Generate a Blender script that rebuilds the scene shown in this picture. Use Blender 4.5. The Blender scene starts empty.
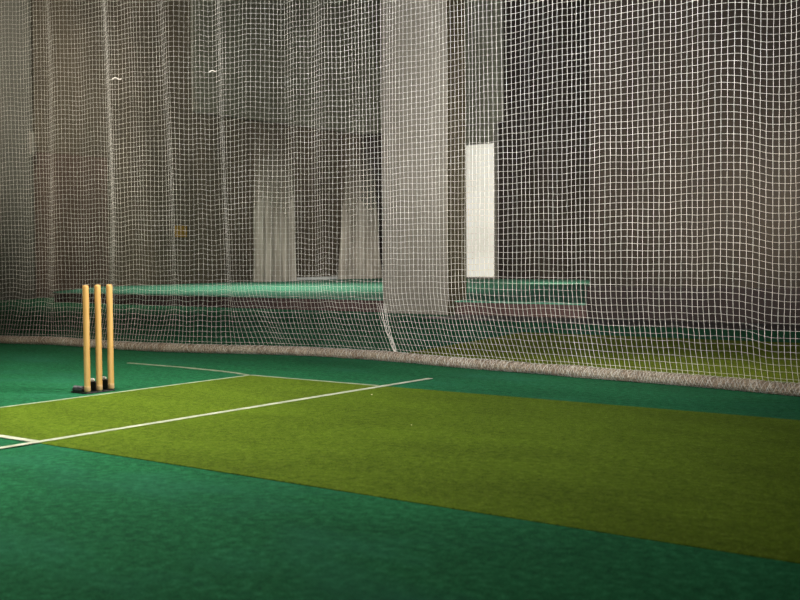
import bpy, bmesh, math, random
from mathutils import Vector, Matrix, noise
random.seed(7)
C = bpy.context.scene.collection
PI = math.pi

# ------------------------------------------------------------------ helpers
def srgb(r, g, b):
    f = lambda c: (c/255/12.92) if c/255 <= .04045 else ((c/255+.055)/1.055)**2.4
    return (f(r), f(g), f(b), 1)

def obj(name, verts, faces, mat, parent=None, smooth=False):
    me = bpy.data.meshes.new(name)
    me.from_pydata(verts, [], faces)
    me.update()
    if smooth:
        me.polygons.foreach_set('use_smooth', [True]*len(me.polygons))
    if mat: me.materials.append(mat)
    o = bpy.data.objects.new(name, me)
    C.objects.link(o)
    if parent: o.parent = parent
    return o

def bobj(name, bm, mat, parent=None, smooth=False, loc=None):
    bmesh.ops.recalc_face_normals(bm, faces=bm.faces)
    me = bpy.data.meshes.new(name)
    bm.to_mesh(me); bm.free()
    if smooth:
        me.polygons.foreach_set('use_smooth', [True]*len(me.polygons))
    me.materials.append(mat)
    o = bpy.data.objects.new(name, me)
    C.objects.link(o)
    if loc: o.location = loc
    if parent: o.parent = parent
    return o

def box(bm, x0, x1, y0, y1, z0, z1, bevel=0, seg=2):
    vs = [bm.verts.new(p) for p in ((x0,y0,z0),(x1,y0,z0),(x1,y1,z0),(x0,y1,z0),(x0,y0,z1),(x1,y0,z1),(x1,y1,z1),(x0,y1,z1))]
    fs = [bm.faces.new([vs[i] for i in f]) for f in ((3,2,1,0),(4,5,6,7),(0,1,5,4),(1,2,6,5),(2,3,7,6),(3,0,4,7))]
    if bevel:
        es = list({e for f in fs for e in f.edges})
        bmesh.ops.bevel(bm, geom=es, offset=bevel, segments=seg, affect='EDGES', profile=.5)

def lathe(bm, prof, n=24, cx=0, cy=0):
    rings = []
    for r, z in prof:
        rings.append([bm.verts.new((cx+r*math.cos(2*PI*k/n), cy+r*math.sin(2*PI*k/n), z)) for k in range(n)])
    for a, b in zip(rings, rings[1:]):
        for k in range(n):
            bm.faces.new((a[k], a[(k+1)%n], b[(k+1)%n], b[k]))
    bm.faces.new(rings[0][::-1]); bm.faces.new(rings[-1])

def tube(bm, pts, r, n=6, rad=None):
    pts = [Vector(p) for p in pts]
    rings = []
    for i, p in enumerate(pts):
        t = (pts[min(i+1, len(pts)-1)]-pts[max(i-1, 0)]).normalized()
        up = Vector((0,0,1)) if abs(t.z) < .9 else Vector((0,1,0))
        a = t.cross(up).normalized(); b = a.cross(t)
        rr = rad(i) if rad else r
        rings.append([bm.verts.new(p+(a*math.cos(2*PI*k/n)+b*math.sin(2*PI*k/n))*rr) for k in range(n)])
    for a, b in zip(rings, rings[1:]):
        for k in range(n):
            bm.faces.new((a[k], a[(k+1)%n], b[(k+1)%n], b[k]))
    bm.faces.new(rings[0][::-1]); bm.faces.new(rings[-1])

def tag(o, label=None, cat=None, group=None, kind=None):
    if label: o['label'] = label
    if cat: o['category'] = cat
    if group: o['group'] = group
    if kind: o['kind'] = kind
    return o

def empty(name, loc=(0,0,0)):
    o = bpy.data.objects.new(name, None); C.objects.link(o); o.location = loc
    o.empty_display_size = .1
    return o

def lerp(a, b, t): return a+(b-a)*t
def sstep(a, b, x):
    t = min(1, max(0, (x-a)/(b-a))); return t*t*(3-2*t)

# ------------------------------------------------------------------ materials
def new_mat(name):
    m = bpy.data.materials.new(name); m.use_nodes = True
    nt = m.node_tree; nt.nodes.clear()
    out = nt.nodes.new('ShaderNodeOutputMaterial')
    b = nt.nodes.new('ShaderNodeBsdfPrincipled')
    nt.links.new(b.outputs[0], out.inputs[0])
    return m, nt, b, out

def noise_node(nt, scale, detail=3, rough=.55, stretch=None):
    tc = nt.nodes.new('ShaderNodeTexCoord')
    n = nt.nodes.new('ShaderNodeTexNoise')
    n.inputs['Scale'].default_value = scale; n.inputs['Detail'].default_value = detail
    n.inputs['Roughness'].default_value = rough
    if stretch:
        mp = nt.nodes.new('ShaderNodeMapping'); mp.inputs['Scale'].default_value = stretch
        nt.links.new(tc.outputs['Object'], mp.inputs[0]); nt.links.new(mp.outputs[0], n.inputs[0])
    else:
        nt.links.new(tc.outputs['Object'], n.inputs[0])
    return n

def ramp(nt, src, stops):
    r = nt.nodes.new('ShaderNodeValToRGB')
    el = r.color_ramp.elements
    el[0].position, el[0].color = stops[0]; el[1].position, el[1].color = stops[-1]
    for p, c in stops[1:-1]:
        e = el.new(p); e.color = c
    nt.links.new(src, r.inputs[0])
    return r

def mix(nt, a, b, fac, mode='MIX'):
    m = nt.nodes.new('ShaderNodeMix'); m.data_type = 'RGBA'; m.blend_type = mode
    for sock, v in ((m.inputs[6], a), (m.inputs[7], b)):
        if isinstance(v, tuple): sock.default_value = v
        else: nt.links.new(v, sock)
    if isinstance(fac, (int, float)): m.inputs[0].default_value = fac
    else: nt.links.new(fac, m.inputs[0])
    return m.outputs[2]

def bump(nt, b, src, strength, dist):
    bp = nt.nodes.new('ShaderNodeBump'); bp.inputs['Strength'].default_value = strength
    bp.inputs['Distance'].default_value = dist
    nt.links.new(src, bp.inputs['Height']); nt.links.new(bp.outputs[0], b.inputs['Normal'])

def gray(v): return (v, v, v, 1)

def carpet(name, dark, mid, light, rough=.95, wear=None):
    m, nt, b, _ = new_mat(name)
    fine = noise_node(nt, 160, 2, .7)
    med = noise_node(nt, 26, 4, .65)
    big = noise_node(nt, 1.1, 4, .6, (1, 2.2, 1))
    c = ramp(nt, med.outputs[0], [(.3, dark), (.52, mid), (.74, light)]).outputs[0]
    f = ramp(nt, fine.outputs[0], [(.3, gray(.35)), (.7, gray(1.75))]).outputs[0]
    c = mix(nt, c, f, .85, 'MULTIPLY')
    g = ramp(nt, big.outputs[0], [(.3, gray(.78)), (.7, gray(1.2))]).outputs[0]
    c = mix(nt, c, g, .8, 'MULTIPLY')
    if wear:
        w = ramp(nt, noise_node(nt, .9, 5, .62, (1, 1.6, 1)).outputs[0], [(.5, gray(0)), (.75, gray(.6))]).outputs[0]
        c = mix(nt, c, wear, w)
    nt.links.new(c, b.inputs['Base Color'])
    b.inputs['Roughness'].default_value = rough
    b.inputs['Specular IOR Level'].default_value = .12
    bump(nt, b, fine.outputs[0], .7, .006)
    return m

def plaster(name, dark, light, scale=.7, rough=.85, streak=(1,1,.35), spec=.2):
    m, nt, b, _ = new_mat(name)
    n = noise_node(nt, scale, 6, .6, streak)
    n2 = noise_node(nt, 14, 4, .6)
    c = ramp(nt, n.outputs[0], [(.32, dark), (.68, light)]).outputs[0]
    f = ramp(nt, n2.outputs[0], [(.3, gray(.8)), (.7, gray(1.15))]).outputs[0]
    c = mix(nt, c, f, .6, 'MULTIPLY')
    nt.links.new(c, b.inputs['Base Color'])
    b.inputs['Roughness'].default_value = rough
    b.inputs['Specular IOR Level'].default_value = spec
    bump(nt, b, n2.outputs[0], .2, .01)
    return m

M = {}
M['floor'] = carpet('green carpet', srgb(18,76,46), srgb(30,97,60), srgb(46,120,80), wear=srgb(44,110,86))
M['mat'] = carpet('olive turf', srgb(66,88,13), srgb(81,102,20), srgb(97,117,36))
M['mat2'] = carpet('olive turf far', srgb(76,90,10), srgb(96,108,16), srgb(116,126,30))
M['stage'] = carpet('stage green', srgb(58,110,84), srgb(72,130,102), srgb(98,152,124))
M['riser'] = plaster('brown riser boards', srgb(66,48,44), srgb(92,70,64), 1.2)
M['wall_end'] = plaster('brown wall', srgb(78,70,58), srgb(104,92,76), .5)
M['brick'] = plaster('reddish wall', srgb(86,70,60), srgb(106,87,75), .6)
M['lintel'] = plaster('grey green beam', srgb(94,91,77), srgb(118,115,98), .5)
M['pillar'] = plaster('pale pillar', srgb(116,109,97), srgb(140,133,119), .5)
M['olive'] = plaster('olive shadow board', srgb(50,44,28), srgb(64,56,37), .6)  # shade of the pillar's side face, put into the colour
M['pillar_dim'] = plaster('grey pillar', srgb(92,88,78), srgb(112,107,96), .5)
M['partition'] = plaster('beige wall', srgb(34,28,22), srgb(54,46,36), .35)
M['dado'] = plaster('dark dado', srgb(34,27,25), srgb(48,39,35), 1.2)
M['black'] = plaster('black shadow sheet', srgb(16,14,16), srgb(30,27,28), 30, .45, (1,1,1), .5)
M['metal'] = plaster('dark steel', srgb(58,58,60), srgb(96,96,98), 40, .35, (1,1,1), .5)
M['white_plastic'] = plaster('white plastic', srgb(205,200,190), srgb(228,224,214), 20, .4, (1,1,1), .4)
M['white_panel'] = plaster('white panel', srgb(222,220,212), srgb(244,242,236), .8)
M['line'] = plaster('white line paint', srgb(150,158,134), srgb(196,200,180), 9, .8, (1,1,1))
M['line_faint'] = plaster('worn line paint', srgb(120,136,106), srgb(168,178,150), 9, .8, (1,1,1))
M['yellow'] = plaster('dull yellow plate', srgb(120,90,30), srgb(140,106,40), 5)
M['speck'] = plaster('pale scrap', srgb(200,196,150), srgb(225,220,180), 30)

# wood of the stumps
m, nt, b, _ = new_mat('pale ash wood')
g = noise_node(nt, 22, 5, .6, (1, 1, .06))
k = noise_node(nt, 9, 3, .6, (1, 1, .6))
c = ramp(nt, g.outputs[0], [(.3, srgb(176,128,66)), (.5, srgb(200,158,92)), (.7, srgb(218,182,120))]).outputs[0]
kk = ramp(nt, k.outputs[0], [(.28, srgb(188,128,78)), (.42, gray(1))]).outputs[0]
c = mix(nt, c, kk, .55, 'MULTIPLY')
nt.links.new(c, b.inputs['Base Color']); b.inputs['Roughness'].default_value = .5
M['wood'] = m
M['wood_end'] = plaster('bare wood end', srgb(182,146,104), srgb(204,168,124), 20, .7, (1,1,1))

# twine
m, nt, b, _ = new_mat('white twine')
n = noise_node(nt, 1.6, 4, .65)
n2 = noise_node(nt, 60, 2, .6)
c = ramp(nt, n.outputs[0], [(.3, srgb(186,179,165)), (.7, srgb(236,229,214))]).outputs[0]
c = mix(nt, c, ramp(nt, n2.outputs[0], [(.3, gray(.55)), (.65, gray(1.2))]).outputs[0], .7, 'MULTIPLY')
nt.links.new(c, b.inputs['Base Color']); b.inputs['Roughness'].default_value = .8
M['twine'] = m
m, nt, b, _ = new_mat('bunched net hem')
n = noise_node(nt, 3.2, 5, .7)
v = nt.nodes.new('ShaderNodeTexVoronoi'); v.inputs['Scale'].default_value = 70
tc = nt.nodes.new('ShaderNodeTexCoord'); nt.links.new(tc.outputs['Object'], v.inputs['Vector'])
c = ramp(nt, n.outputs[0], [(.3, srgb(142,118,94)), (.5, srgb(168,147,122)), (.72, srgb(192,177,150))]).outputs[0]
c = mix(nt, c, ramp(nt, v.outputs[0], [(.05, gray(1.25)), (.6, gray(.4))]).outputs[0], .75, 'MULTIPLY')
nt.links.new(c, b.inputs['Base Color']); b.inputs['Roughness'].default_value = .95
bump(nt, b, v.outputs[0], .8, .02)
M['hem'] = m

# gathered far net: fine white mesh seen as a veil
m, nt, b, out = new_mat('gathered white net')
n = noise_node(nt, 2.0, 4, .6, (1, 1, .25))
c = ramp(nt, n.outputs[0], [(.3, srgb(178,166,146)), (.7, srgb(235,222,202))]).outputs[0]
nt.links.new(c, b.inputs['Base Color']); b.inputs['Roughness'].default_value = .9
tr = nt.nodes.new('ShaderNodeBsdfTransparent'); ms = nt.nodes.new('ShaderNodeMixShader')
fc = ramp(nt, noise_node(nt, 3.5, 3, .6, (1, 1, .12)).outputs[0], [(.3, gray(.4)), (.7, gray(.85))])
sx = nt.nodes.new('ShaderNodeSeparateXYZ'); nt.links.new(noise_node(nt, 1).inputs[0].links[0].from_socket, sx.inputs[0])
mr = nt.nodes.new('ShaderNodeMapRange'); mr.interpolation_type = 'SMOOTHSTEP'
mr.inputs['From Min'].default_value = .6; mr.inputs['From Max'].default_value = 4.6
mr.inputs['To Min'].default_value = 1; mr.inputs['To Max'].default_value = .0
nt.links.new(sx.outputs['Z'], mr.inputs['Value'])
mu = nt.nodes.new('ShaderNodeMath'); mu.operation = 'MULTIPLY'
nt.links.new(mr.outputs[0], mu.inputs[0]); nt.links.new(fc.outputs[0], mu.inputs[1]); nt.links.new(mu.outputs[0], ms.inputs[0]); nt.links.new(tr.outputs[0], ms.inputs[1]); nt.links.new(b.outputs[0], ms.inputs[2])
nt.links.new(ms.outputs[0], out.inputs[0])
M['veil'] = m

# ------------------------------------------------------------------ room shell
def slab(name, x0, x1, y0, y1, z0, z1, mat, parent=None, bevel=0, kind='structure'):
    bm = bmesh.new(); box(bm, x0, x1, y0, y1, z0, z1, bevel)
    o = bobj(name, bm, mat, parent)
    if kind: o['kind'] = kind
    return o
S = lambda o, label, cat=None: tag(o, label, cat)

S(slab('floor', -16, 14, -12, 22.6, -.12, 0, M['floor']), 'dark green carpet floor of the indoor cricket hall', 'floor')
S(slab('wall_left', -16, -15.6, -12, 22.6, 0, 9, M['wall_end']), 'dark brown wall at the left end of the hall', 'wall')
S(slab('wall_back', -15.6, 14, 22.3, 22.6, 0, 9, M['partition']), 'dim beige wall behind the raised platform', 'wall')
S(slab('trim_1', -15.6, -15.55, 10.15, 12.4, .0, 3.3, M['brick']), 'reddish brown lower wall patch behind the stumps', 'wall panel')
S(slab('trim_2', -15.6, -15.48, 15.2, 22.3, 4.7, 9, M['lintel']), 'grey green beam high on the left end wall', 'beam')
S(slab('trim_3', -15.48, -10.4, 22.16, 22.3, 4.7, 9, M['lintel']), 'grey green beam above the bright white opening', 'beam')
def prism(name, pts, z0, z1, mat):
    bm = bmesh.new()
    lo = [bm.verts.new((x,y,z0)) for x,y in pts]; hi = [bm.verts.new((x,y,z1)) for x,y in pts]
    bm.faces.new(hi); bm.faces.new(lo[::-1]); n = len(pts)
    for k in range(n): bm.faces.new((lo[k], lo[(k+1)%n], hi[(k+1)%n], hi[k]))
    o = bobj(name, bm, mat); o['kind'] = 'structure'
    return o
PF = [(-13.2,9.12),(-1.17,9.12),(-1.17,22.3),(-15.6,22.3),(-15.6,12.2)]
S(prism('platform', PF, 0, .19, M['riser']), 'low raised platform with brown front board', 'platform')
S(prism('platform_carpet', [(-13.2,9.1)]+[(-1.17,9.1)]+PF[2:], .19, .212, M['stage']), 'green carpet covering the raised platform', 'carpet')
S(slab('baseboard_left', -15.6, -15.5, 18.9, 22.3, .212, .29, M['white_panel']), 'thin white skirting along the platform back edge', 'skirting')

p = slab('pillar', -4.6, -3.38, 8.95, 9.44, 0, 9, M['pillar'], bevel=.015)
S(p, 'broad pale grey beige pillar in the middle behind the net', 'pillar')
p = slab('pillar', -15.6, -15.2, 8.3, 10.1, 0, 9, M['pillar_dim'], bevel=.015)
S(p, 'pale pillar at the far left edge against the dark wall', 'pillar')
S(slab('pillar_shade', -3.38, -3.35, 8.96, 9.43, 0, 9, M['olive']), 'darker olive shadow board put in as shade on the right side of the middle pillar', 'board')  # added sheet that paints the pillar's side face as shaded
# right hand partition with its dark dado
S(slab('wall_right', -1.16, 14, 9.2, 9.45, 0, 9, M['partition']), 'beige wall on the right behind the net', 'wall')
S(slab('baseboard_right', -1.16, 14, 9.1, 9.2, 0, .45, M['dado'], bevel=.01), 'dark brown dado along the foot of the right wall', 'dado')

S(slab('shadow_strip', -3.2, 14, 8.0, 9.08, 0, .006, M['black']), 'black strip standing in for shadow on the floor along the foot of the right wall', 'shadow strip')  # dark sheet painting the shadow band at the wall foot
# tall white window
w = slab('window_1', -11.9, -10.62, 22.2, 22.3, .212, 4.7, M['pillar_dim'], bevel=.01)
S(w, 'tall narrow bright white window right of the pillar', 'window')
m, nt, b, _ = new_mat('daylit pane')
n = noise_node(nt, .8, 4, .6)
c = ramp(nt, n.outputs[0], [(.3, srgb(214,208,194)), (.7, srgb(240,234,222))]).outputs[0]
nt.links.new(c, b.inputs['Base Color']); nt.links.new(c, b.inputs['Emission Color'])
b.inputs['Emission Strength'].default_value = .42
M['pane'] = m
slab('pane', -11.84, -10.68, 22.18, 22.21, .27, 4.1, M['pane'], w, kind=None)
slab('pane', -11.84, -10.68, 22.18, 22.21, 4.16, 4.64, M['lintel'], w, kind=None)

# ------------------------------------------------------------------ pitch mats and lines
def flat(name, x0, x1, y0, y1, z1, mat, label, cat, rot=None):
    bm = bmesh.new(); box(bm, x0, x1, y0, y1, 0, z1, min(.002, z1*.4), 1)
    return tag(bobj(name, bm, mat), label, cat)
flat('turf_mat', 0, 12, -1.44, 1.275, .004, M['mat'], 'olive green turf pitch mat in front of the net', 'turf mat')
bm = bmesh.new()
vs = [(-.55,6.3),(-.05,2.99),(12,2.99),(12,6.5)]
lo = [bm.verts.new((x,y,0)) for x,y in vs]; hi = [bm.verts.new((x,y,.004)) for x,y in vs]
bm.faces.new(hi); bm.faces.new(lo[::-1])
for k in range(4): bm.faces.new((lo[k], lo[(k+1)%4], hi[(k+1)%4], hi[k]))
tag(bobj('turf_mat', bm, M['mat2']), 'olive green turf mat of the next lane seen through the net', 'turf mat')

def strip(name, a, b, w, label, z=.0058, mat='line'):
    a = Vector((*a, 0)); b = Vector((*b, 0)); t = (b-a).normalized(); n = Vector((-t.y, t.x, 0))
    L = (b-a).length; N = max(2, int(L/.08))
    vs, fs = [], []
    for i in range(N+1):
        p = a+t*(L*i/N)
        ww = w/2*(1+.10*noise.noise(Vector((p.x*3, p.y*3, 1))))
        off = .004*noise.noise(Vector((p.x*1.3, p.y*1.3, 7)))
        zb = .0041
        for s, zz in ((-1,zb),(-1,z),(1,z),(1,zb)):
            q = p+n*(s*ww+off); vs.append((q.x, q.y, zz))
    for i in range(N):
        k = i*4
        for j in range(3): fs.append((k+j, k+j+1, k+j+5, k+j+4))
    fs.append((0,1,2,3)); k = N*4; fs.append((k+3,k+2,k+1,k))
    return tag(obj(name, vs, fs, M[mat]), label, 'line')
strip('crease_line', (0,-1.9), (0,1.285), .030, 'white bowling crease line running just in front of the stumps', mat='line_faint')
strip('crease_line', (1.22,-2.9), (1.262,1.83), .046, 'long white popping crease line across the olive mat')
strip('crease_line', (0,1.28), (1.21,1.272), .030, 'white return crease on the far mat edge between the two crossing lines', mat='line_faint')
bm = bmesh.new()
pts = [(-1.55,1.415),(-.91,1.412),(-.41,1.372),(-.20,1.335),(-.01,1.275)]
vs, fs = [], []
for i,(x,y) in enumerate(pts):
    for s, zz in ((-1,0),(-1,.005),(1,.005),(1,0)): vs.append((x+s*.004, y+s*.015, zz))
for i in range(len(pts)-1):
    for j in range(3): fs.append((i*4+j, i*4+j+1, i*4+j+5, i*4+j+4))
bm.free()
tag(obj('crease_line', vs, fs, M['line_faint']), 'thin bent white line on the green carpet behind the stumps towards the net', 'line')
strip('crease_line', (-.6,-1.44), (1.215,-1.43), .045, 'short white return crease at the left edge near the mat corner')

for (x, y, r, lab) in ((1.48,.86,.006,'tiny pale scrap on the olive mat just below the line crossing'), (2.42,-.01,.004,'tiny pale scrap on the middle of the olive mat')):
    bm = bmesh.new(); bmesh.ops.create_icosphere(bm, subdivisions=2, radius=r)
    for v_ in bm.verts:
        v_.co *= 1+.35*noise.noise(v_.co*120); v_.co.z *= .45
    tag(bobj('paper_scrap', bm, M['speck'], loc=(x, y, .004+r*.35)), lab, 'scrap')

# ------------------------------------------------------------------ stumps
st = empty('cricket_stumps', (-.129, 0, 0))
tag(st, 'three pale wooden cricket stumps on a black spring base', 'stumps')
for y in (-.0953, 0, .0953):
    bm = bmesh.new()
    R_ = .0203
    lathe(bm, [(R_*.80,.012),(R_*.96,.018),(R_,.03),(R_,.30),(R_*.99,.69),(R_*.97,.703),(R_*.85,.709),(R_*.45,.7115),(R_*.40,.709),(.002,.709)], 28)
    s_ = bobj('stump', bm, M['wood'], st, True, (0, y, 0))
    bm = bmesh.new()
    lathe(bm, [(R_*.86,.013),(R_*1.01,.018),(R_*1.02,.045),(R_*1.0,.05)], 28)
    tag(bobj('ferrule', bm, M['wood_end'], s_, True), 'paler pinkish foot of the stump')
bm = bmesh.new()
box(bm, -.15, .020, -.118, .116, .0, .010, .004)
bobj('base_plate', bm, M['black'], st)
# left coil lying along the floor
bm = bmesh.new()
tube(bm, [(-.035,-.0953,.024),(-.135,-.0953,.024)], .013, 14)
sp = bobj('spring_housing', bm, M['black'], st, True)
bm = bmesh.new()
pts = [(-.04-.094*i/150, -.0953+.018*math.cos(i*.42), .026+.018*math.sin(i*.42)) for i in range(151)]
tube(bm, pts, .0045, 6)
bobj('coil_spring', bm, M['metal'], sp, True)
for y, h, x in ((0, .070, -.072), (.0953, .074, -.070)):
    bm = bmesh.new(); box(bm, x-.032, x+.028, y-.028, y+.022, .012, h, .006)
    ho = bobj('spring_housing', bm, M['black'], st)
    bm = bmesh.new(); lathe(bm, [(.014,h-.004),(.016,h-.002),(.016,h+.014),(.011,h+.018)], 16, x, y-.002)
    tag(bobj('cap', bm, M['white_plastic'], ho, True), 'small white cap on the housing')

# ------------------------------------------------------------------ the net
HP = [(-8.5,2.0),(-6.5,1.98),(-5.2,2.02),(-4.37,2.09),(-3.79,2.25),(-2.94,2.23),(-2.25,2.27),(-1.72,2.40),(-1.25,2.56),(-.76,2.68),(-.2,2.71),(.38,2.66),(.95,2.56),(1.42,2.52),(1.89,2.47),(2.31,2.42),(2.70,2.39),(3.06,2.35),(3.42,2.29),(3.75,2.23),(4.3,2.17),(5.2,2.12),(6.6,2.1)]
def hem_y(x):
    for i in range(len(HP)-1):
        if HP[i][0] <= x <= HP[i+1][0]:
            p0 = HP[max(i-1,0)]; p1 = HP[i]; p2 = HP[i+1]; p3 = HP[min(i+2,len(HP)-1)]
            t = (x-p1[0])/(p2[0]-p1[0])
            m1 = (p2[1]-p0[1])/(p2[0]-p0[0])*(p2[0]-p1[0]); m2 = (p3[1]-p1[1])/(p3[0]-p1[0])*(p2[0]-p1[0])
            return (2*t**3-3*t*t+1)*p1[1]+(t**3-2*t*t+t)*m1+(-2*t**3+3*t*t)*p2[1]+(t**3-t*t)*m2
    return HP[0][1] if x < 0 else HP[-1][1]
def up_y(x):      # plan line of the upright part of the net, behind its foot
    return sum(hem_y(max(-8.4, min(6.5, x+d))) for d in (-.8,-.4,0,.4,.8))/5+.13
def N1(x, s): return noise.noise(Vector((x, s*3.7, .3)))
def fold(x, z):
    L = 1-sstep(-1.2, 1.2, x)
    a = .026*L+.012
    ph = x+.05*math.sin(z*.9+x)
    f = a*(math.sin(ph*7.5+2*N1(x*.5,1))+.55*math.sin(ph*15.5+3*N1(x*.7,2)))
    f += .045*N1(x*.9, 3)+.05*N1(x*.45+z*.15, 4)
    # deep folds where the net is drawn together
    for x0, w, h in ((-1.75,.17,.09),(-1.25,.16,-.06),(-3.4,.30,.03),(-.8,.18,.04),(3.55,.24,.09)):
        xx = x-(x0+.05*(2.2-z)*(1 if x0 > -2 else 0))
        f += h*math.exp(-(xx/w)**2)
    return f
def shift(x):     # how far the foot is dragged to the right
    return .02+.23*sstep(-2.3,-.9,x)-.15*sstep(.8,3.2,x)
ZC = .66
def net_pt(x, z):
    w = max(0, 1-z/ZC)**1.8
    hx, hy = x, hem_y(x)+.045
    ux, uy = x-shift(x), up_y(x)
    F = fold(x, z)*sstep(0, .75, z)
    px = lerp(ux, hx, w)+.018*N1(x*1.3+z*.7, 6)*(1-w)
    py = lerp(uy, hy, w)+F
    dz = (.006*math.sin(x*17+4*N1(x*1.3,7))*(1-sstep(-1,1,x))+.012*noise.noise(Vector((x*2.2, z*.8, 5)))+.010*noise.noise(Vector((x*6, z*3, 9))))*sstep(0,.4,z)
    dz -= .05*(sstep(3.35,3.62,x)-.5*sstep(3.7,4.1,x))*sstep(0,.5,z)
    return Vector((px+.0025*noise.noise(Vector((x*25, z*25, 2))), py, z+dz+.002*noise.noise(Vector((x*25, z*25, 12)))))
CELL = .041; ROW = .0475; TOP = 3.85; R0 = .00155
# sample the folded plan line at equal cloth lengths
xs, acc, x, prev = [], 0, -5.9, None
while x < 5.6:
    q = net_pt(x, 1.6); q.z = 0
    if prev is not None:
        acc += (q-prev).length
        if acc >= CELL: xs.append(x); acc -= CELL
    prev = q; x += .004
rows = [.055+ROW*i for i in range(int((TOP-.055)/ROW)+1)]
grid = [[net_pt(x, z) for z in rows] for x in xs]
V, Fc = [], []
def thread(pts, offs):
    base = len(V)
    for p in pts:
        for o in offs: V.append((p.x+o[0], p.y+o[1], p.z+o[2]))
    for i in range(len(pts)-1):
        k = base+i*4
        for j in range(4):
            Fc.append((k+j, k+(j+1)%4, k+4+(j+1)%4, k+4+j))
OV = [(R0,0,0),(0,R0,0),(-R0,0,0),(0,-R0,0)]
RH = R0*.68
OH = [(0,-RH,0),(0,0,-RH),(0,RH,0),(0,0,RH)]
for i, x in enumerate(xs):
    thread([net_pt(x, .01), net_pt(x, .03)]+grid[i], OV)
for j in range(len(rows)):
    thread([grid[i][j] for i in range(len(xs))], OH)
net = empty('practice_net', (.4, 2.6, 0))
tag(net, 'white square mesh cricket practice net hanging in folds across the hall', 'net')
def child(o): o.parent = net; o.matrix_parent_inverse = Matrix.Translation((-.4,-2.6,0)); return o
child(obj('netting', V, Fc, M['twine'], None, True))
# bunched foot of the net
vs, fs = [], []
NS, NR = 900, 18
for i in range(NS+1):
    x = lerp(-5.9, 5.55, i/NS)
    c = Vector((x, hem_y(x)+.045, 0))
    rad = .040*(1+.22*noise.noise(Vector((x*2.6, 0, 3))))
    for k in range(NR):
        a = 2*PI*k/NR
        tw = a+x*9
        r = rad*(1+.16*noise.noise(Vector((math.cos(tw)*1.4, math.sin(tw)*1.4, x*9)))+.12*noise.noise(Vector((math.cos(a)*4, math.sin(a)*4, x*34))))
        zz = .040+r*math.sin(a)*.98
        vs.append((c.x, c.y+r*1.22*math.cos(a), max(.001, zz)))
for i in range(NS):
    for k in range(NR):
        fs.append((i*NR+k, i*NR+(k+1)%NR, (i+1)*NR+(k+1)%NR, (i+1)*NR+k))
fs.append(tuple(range(NR))[::-1]); fs.append(tuple(NS*NR+k for k in range(NR)))
hem = child(obj('hem_roll', vs, fs, M['hem'], None, True)); tag(hem, 'beige bunched foot of the net lying on the floor')
# twine strands wound over the foot, both ways
V, Fc = [], []
R0s = .0013
OS = [(R0s,0,0),(0,R0s,0),(-R0s,0,0),(0,0,R0s)]
for d in (1, -1):
    for k in range(5):
        pts = []
        for i in range(3200):
            x = lerp(-5.85, 5.5, i/3199)
            a = d*(x*48+2.5*noise.noise(Vector((x*3,k,d))))+2*PI*k/5
            rad = .0425*(1+.22*noise.noise(Vector((x*2.6, 0, 3))))
            pts.append(Vector((x, hem_y(x)+.045+rad*1.22*math.cos(a), max(.003, .040+rad*math.sin(a)))))
        thread(pts, OS)
o = obj('wound_twine', V, Fc, M['twine'], None, True); o.parent = hem; o.matrix_parent_inverse = Matrix.Identity(4)
# seam cord gathered to the foot
bm = bmesh.new()
for k in (-1.5, -.5, .5, 1.5):
    tube(bm, [net_pt(.34+k*(.006+.022*i/24)+.003*math.sin(i+k), .02+.46*i/24)+Vector((0,-.006,0)) for i in range(25)], .003, 5, lambda i: lerp(.0034,.0016,i/24))
child(bobj('seam_cord', bm, M['twine'], None, True))
for (x, z, L) in ((-1.62, 2.62, .13), (-2.78, 2.62, .10)):
    bm = bmesh.new()
    tube(bm, [net_pt(x+L*i/8, z)+Vector((0,-.03,.012*math.sin(i*.7))) for i in range(9)], .006, 6)
    child(bobj('tie_cord', bm, M['twine'], None, True))

# ------------------------------------------------------------------ nets gathered against the far walls
def drape(label, A, B, zt, zb, flare, folds, depth, seed):
    A = Vector((*A, 0)); B = Vector((*B, 0)); t = (B-A); L = t.length; t.normalize(); n = Vector((-t.y, t.x, 0))
    vs, fs = [], []; NU, NZ = 80, 40
    for j in range(NZ+1):
        v = j/NZ; z = lerp(zb, zt, v)
        for i in range(NU+1):
            u = i/NU
            s = (u-.5)*L*(1+flare*(1-v)**1.5)+.5*L+.05*noise.noise(Vector((v*3, seed, u)))
            d = depth*math.sin(u*folds*2*PI+1.2*noise.noise(Vector((u*3, v*1.2, seed))))*(.6+.4*(1-v))
            p = A+t*s+n*d
            vs.append((p.x, p.y, z+(.02*noise.noise(Vector((u*9, v, seed))) if j else 0)))
    for j in range(NZ):
        for i in range(NU):
            k = j*(NU+1)+i; fs.append((k, k+1, k+NU+2, k+NU+1))
    return tag(obj('gathered_net', vs, fs, M['veil'], None, True), label, 'net')
drape('pale net gathered in a tall bundle left of the pillar above the green platform', (-15.0,16.9), (-15.0,18.4), 4.65, .215, .15, 5, .10, 1.0)
drape('pale net bundle hanging in the dark corner beside the pillar', (-14.9,20.7), (-14.75,21.8), 4.4, .215, .7, 5, .09, 4.0)

# small plates on the end wall
bm = bmesh.new(); box(bm, -15.6, -15.56, 14.55, 14.95, 1.42, 1.72, .01)
tag(bobj('wall_plate', bm, M['yellow']), 'small dull yellow plate on the dark wall above the stumps', 'plate')
bm = bmesh.new(); box(bm, -15.22, -15.14, 10.0, 10.11, 3.2, 3.7, .01)
tag(bobj('wall_plate', bm, M['pillar']), 'small pale upright plate on the edge of the left pillar', 'plate')

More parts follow.
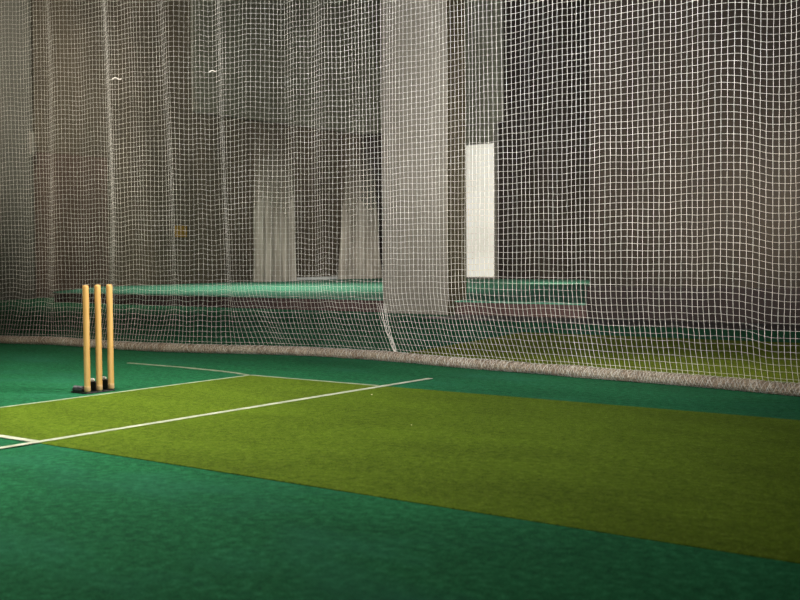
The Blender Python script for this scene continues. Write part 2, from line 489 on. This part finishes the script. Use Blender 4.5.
# ------------------------------------------------------------------ light
def area(name, loc, target, energy, sx, sy, color=(1,1,1), spread=PI):
    l = bpy.data.lights.new(name, 'AREA'); l.shape = 'RECTANGLE'; l.size = sx; l.size_y = sy
    l.energy = energy; l.color = color; l.spread = spread
    o = bpy.data.objects.new(name, l); C.objects.link(o); o.location = loc
    o.rotation_euler = (Vector(target)-Vector(loc)).to_track_quat('-Z', 'Y').to_euler()
    return o
warm = (1, .95, .86); cool = (.93, .95, 1)
area('unseen_lane_light', (.5, -1.6, 4.6), (.7, -1.4, 0), 142, .5, 1.8, warm, math.radians(99))
area('unseen_lane_light', (7.4, -6.4, 2.3), (1.8, 2.6, 2.9), 225, .6, 1.6, cool, math.radians(42))  # added fill behind the camera, brightens the net
area('unseen_lane_light', (4.6, 1.9, 3.9), (-.5, .3, .75), 36, .4, 1.0, warm, math.radians(40))
area('unseen_lane_light', (-4.2, -3.0, 2.2), (-2.8, 2.3, 2.3), 75, .6, 1.4, warm, math.radians(68))  # added low fill off to the left, brightens the net's left part
area('unseen_lane_light', (3.0, 3.5, 5), (2.4, 3.1, 0), 10, .4, 2.0, warm, math.radians(42))  # added narrow fill for the next lane's mat
area('added_hall_light', (-11.6, 13.6, 8.2), (-10.4, 13.0, 0), 270, 1.5, 3, (1, .97, .9), math.radians(74))  # unseen light added to brighten the green platform
area('added_hall_light', (-8.5, 4.5, 7.2), (-15.6, 12.6, 4.6), 120, 1.0, 2.5, (1, .97, .9), math.radians(58))  # unseen fill added to lift the left end wall
area('added_hall_light', (6.5, 6.9, 1.0), (.6, 9.2, 1.6), 62, .4, .6, (1, .93, .82), math.radians(36))  # added low fill out of view, grazes the right wall
area('added_hall_light', (-6, 17.5, 1.3), (-9.4, 22.3, 1.6), 120, .4, .8, (1, .95, .86), math.radians(130))  # added low fill facing away from the camera, brightens the back wall

w = bpy.data.worlds.new('World'); bpy.context.scene.world = w; w.use_nodes = True
bg = w.node_tree.nodes['Background']; bg.inputs[0].default_value = (1, .97, .92, 1); bg.inputs[1].default_value = .03

# ------------------------------------------------------------------ camera
cam_d = bpy.data.cameras.new('camera'); cam = bpy.data.objects.new('camera', cam_d); C.objects.link(cam)
cam_d.sensor_fit = 'HORIZONTAL'; cam_d.sensor_width = 36; cam_d.lens = 36*1088.37/800
cam_d.clip_start = .05; cam_d.clip_end = 200
Rv = Vector((.80452249,.5938786,-.0071952)); Uv = Vector((-.01792164,.03638394,.99917717)); Fv = Vector((-.59365173,.80373156,-.03991498))
mw = Matrix((( Rv.x, Uv.x, -Fv.x, 5.72530698), (Rv.y, Uv.y, -Fv.y, -4.57742214), (Rv.z, Uv.z, -Fv.z, .88207972), (0,0,0,1)))
cam.matrix_world = mw
cam_d.dof.use_dof = True; cam_d.dof.focus_distance = 7.9; cam_d.dof.aperture_fstop = 4.0
sc = bpy.context.scene
sc.camera = cam
sc.view_settings.view_transform = 'Standard'
sc.view_settings.look = 'None'
sc.view_settings.exposure = 0
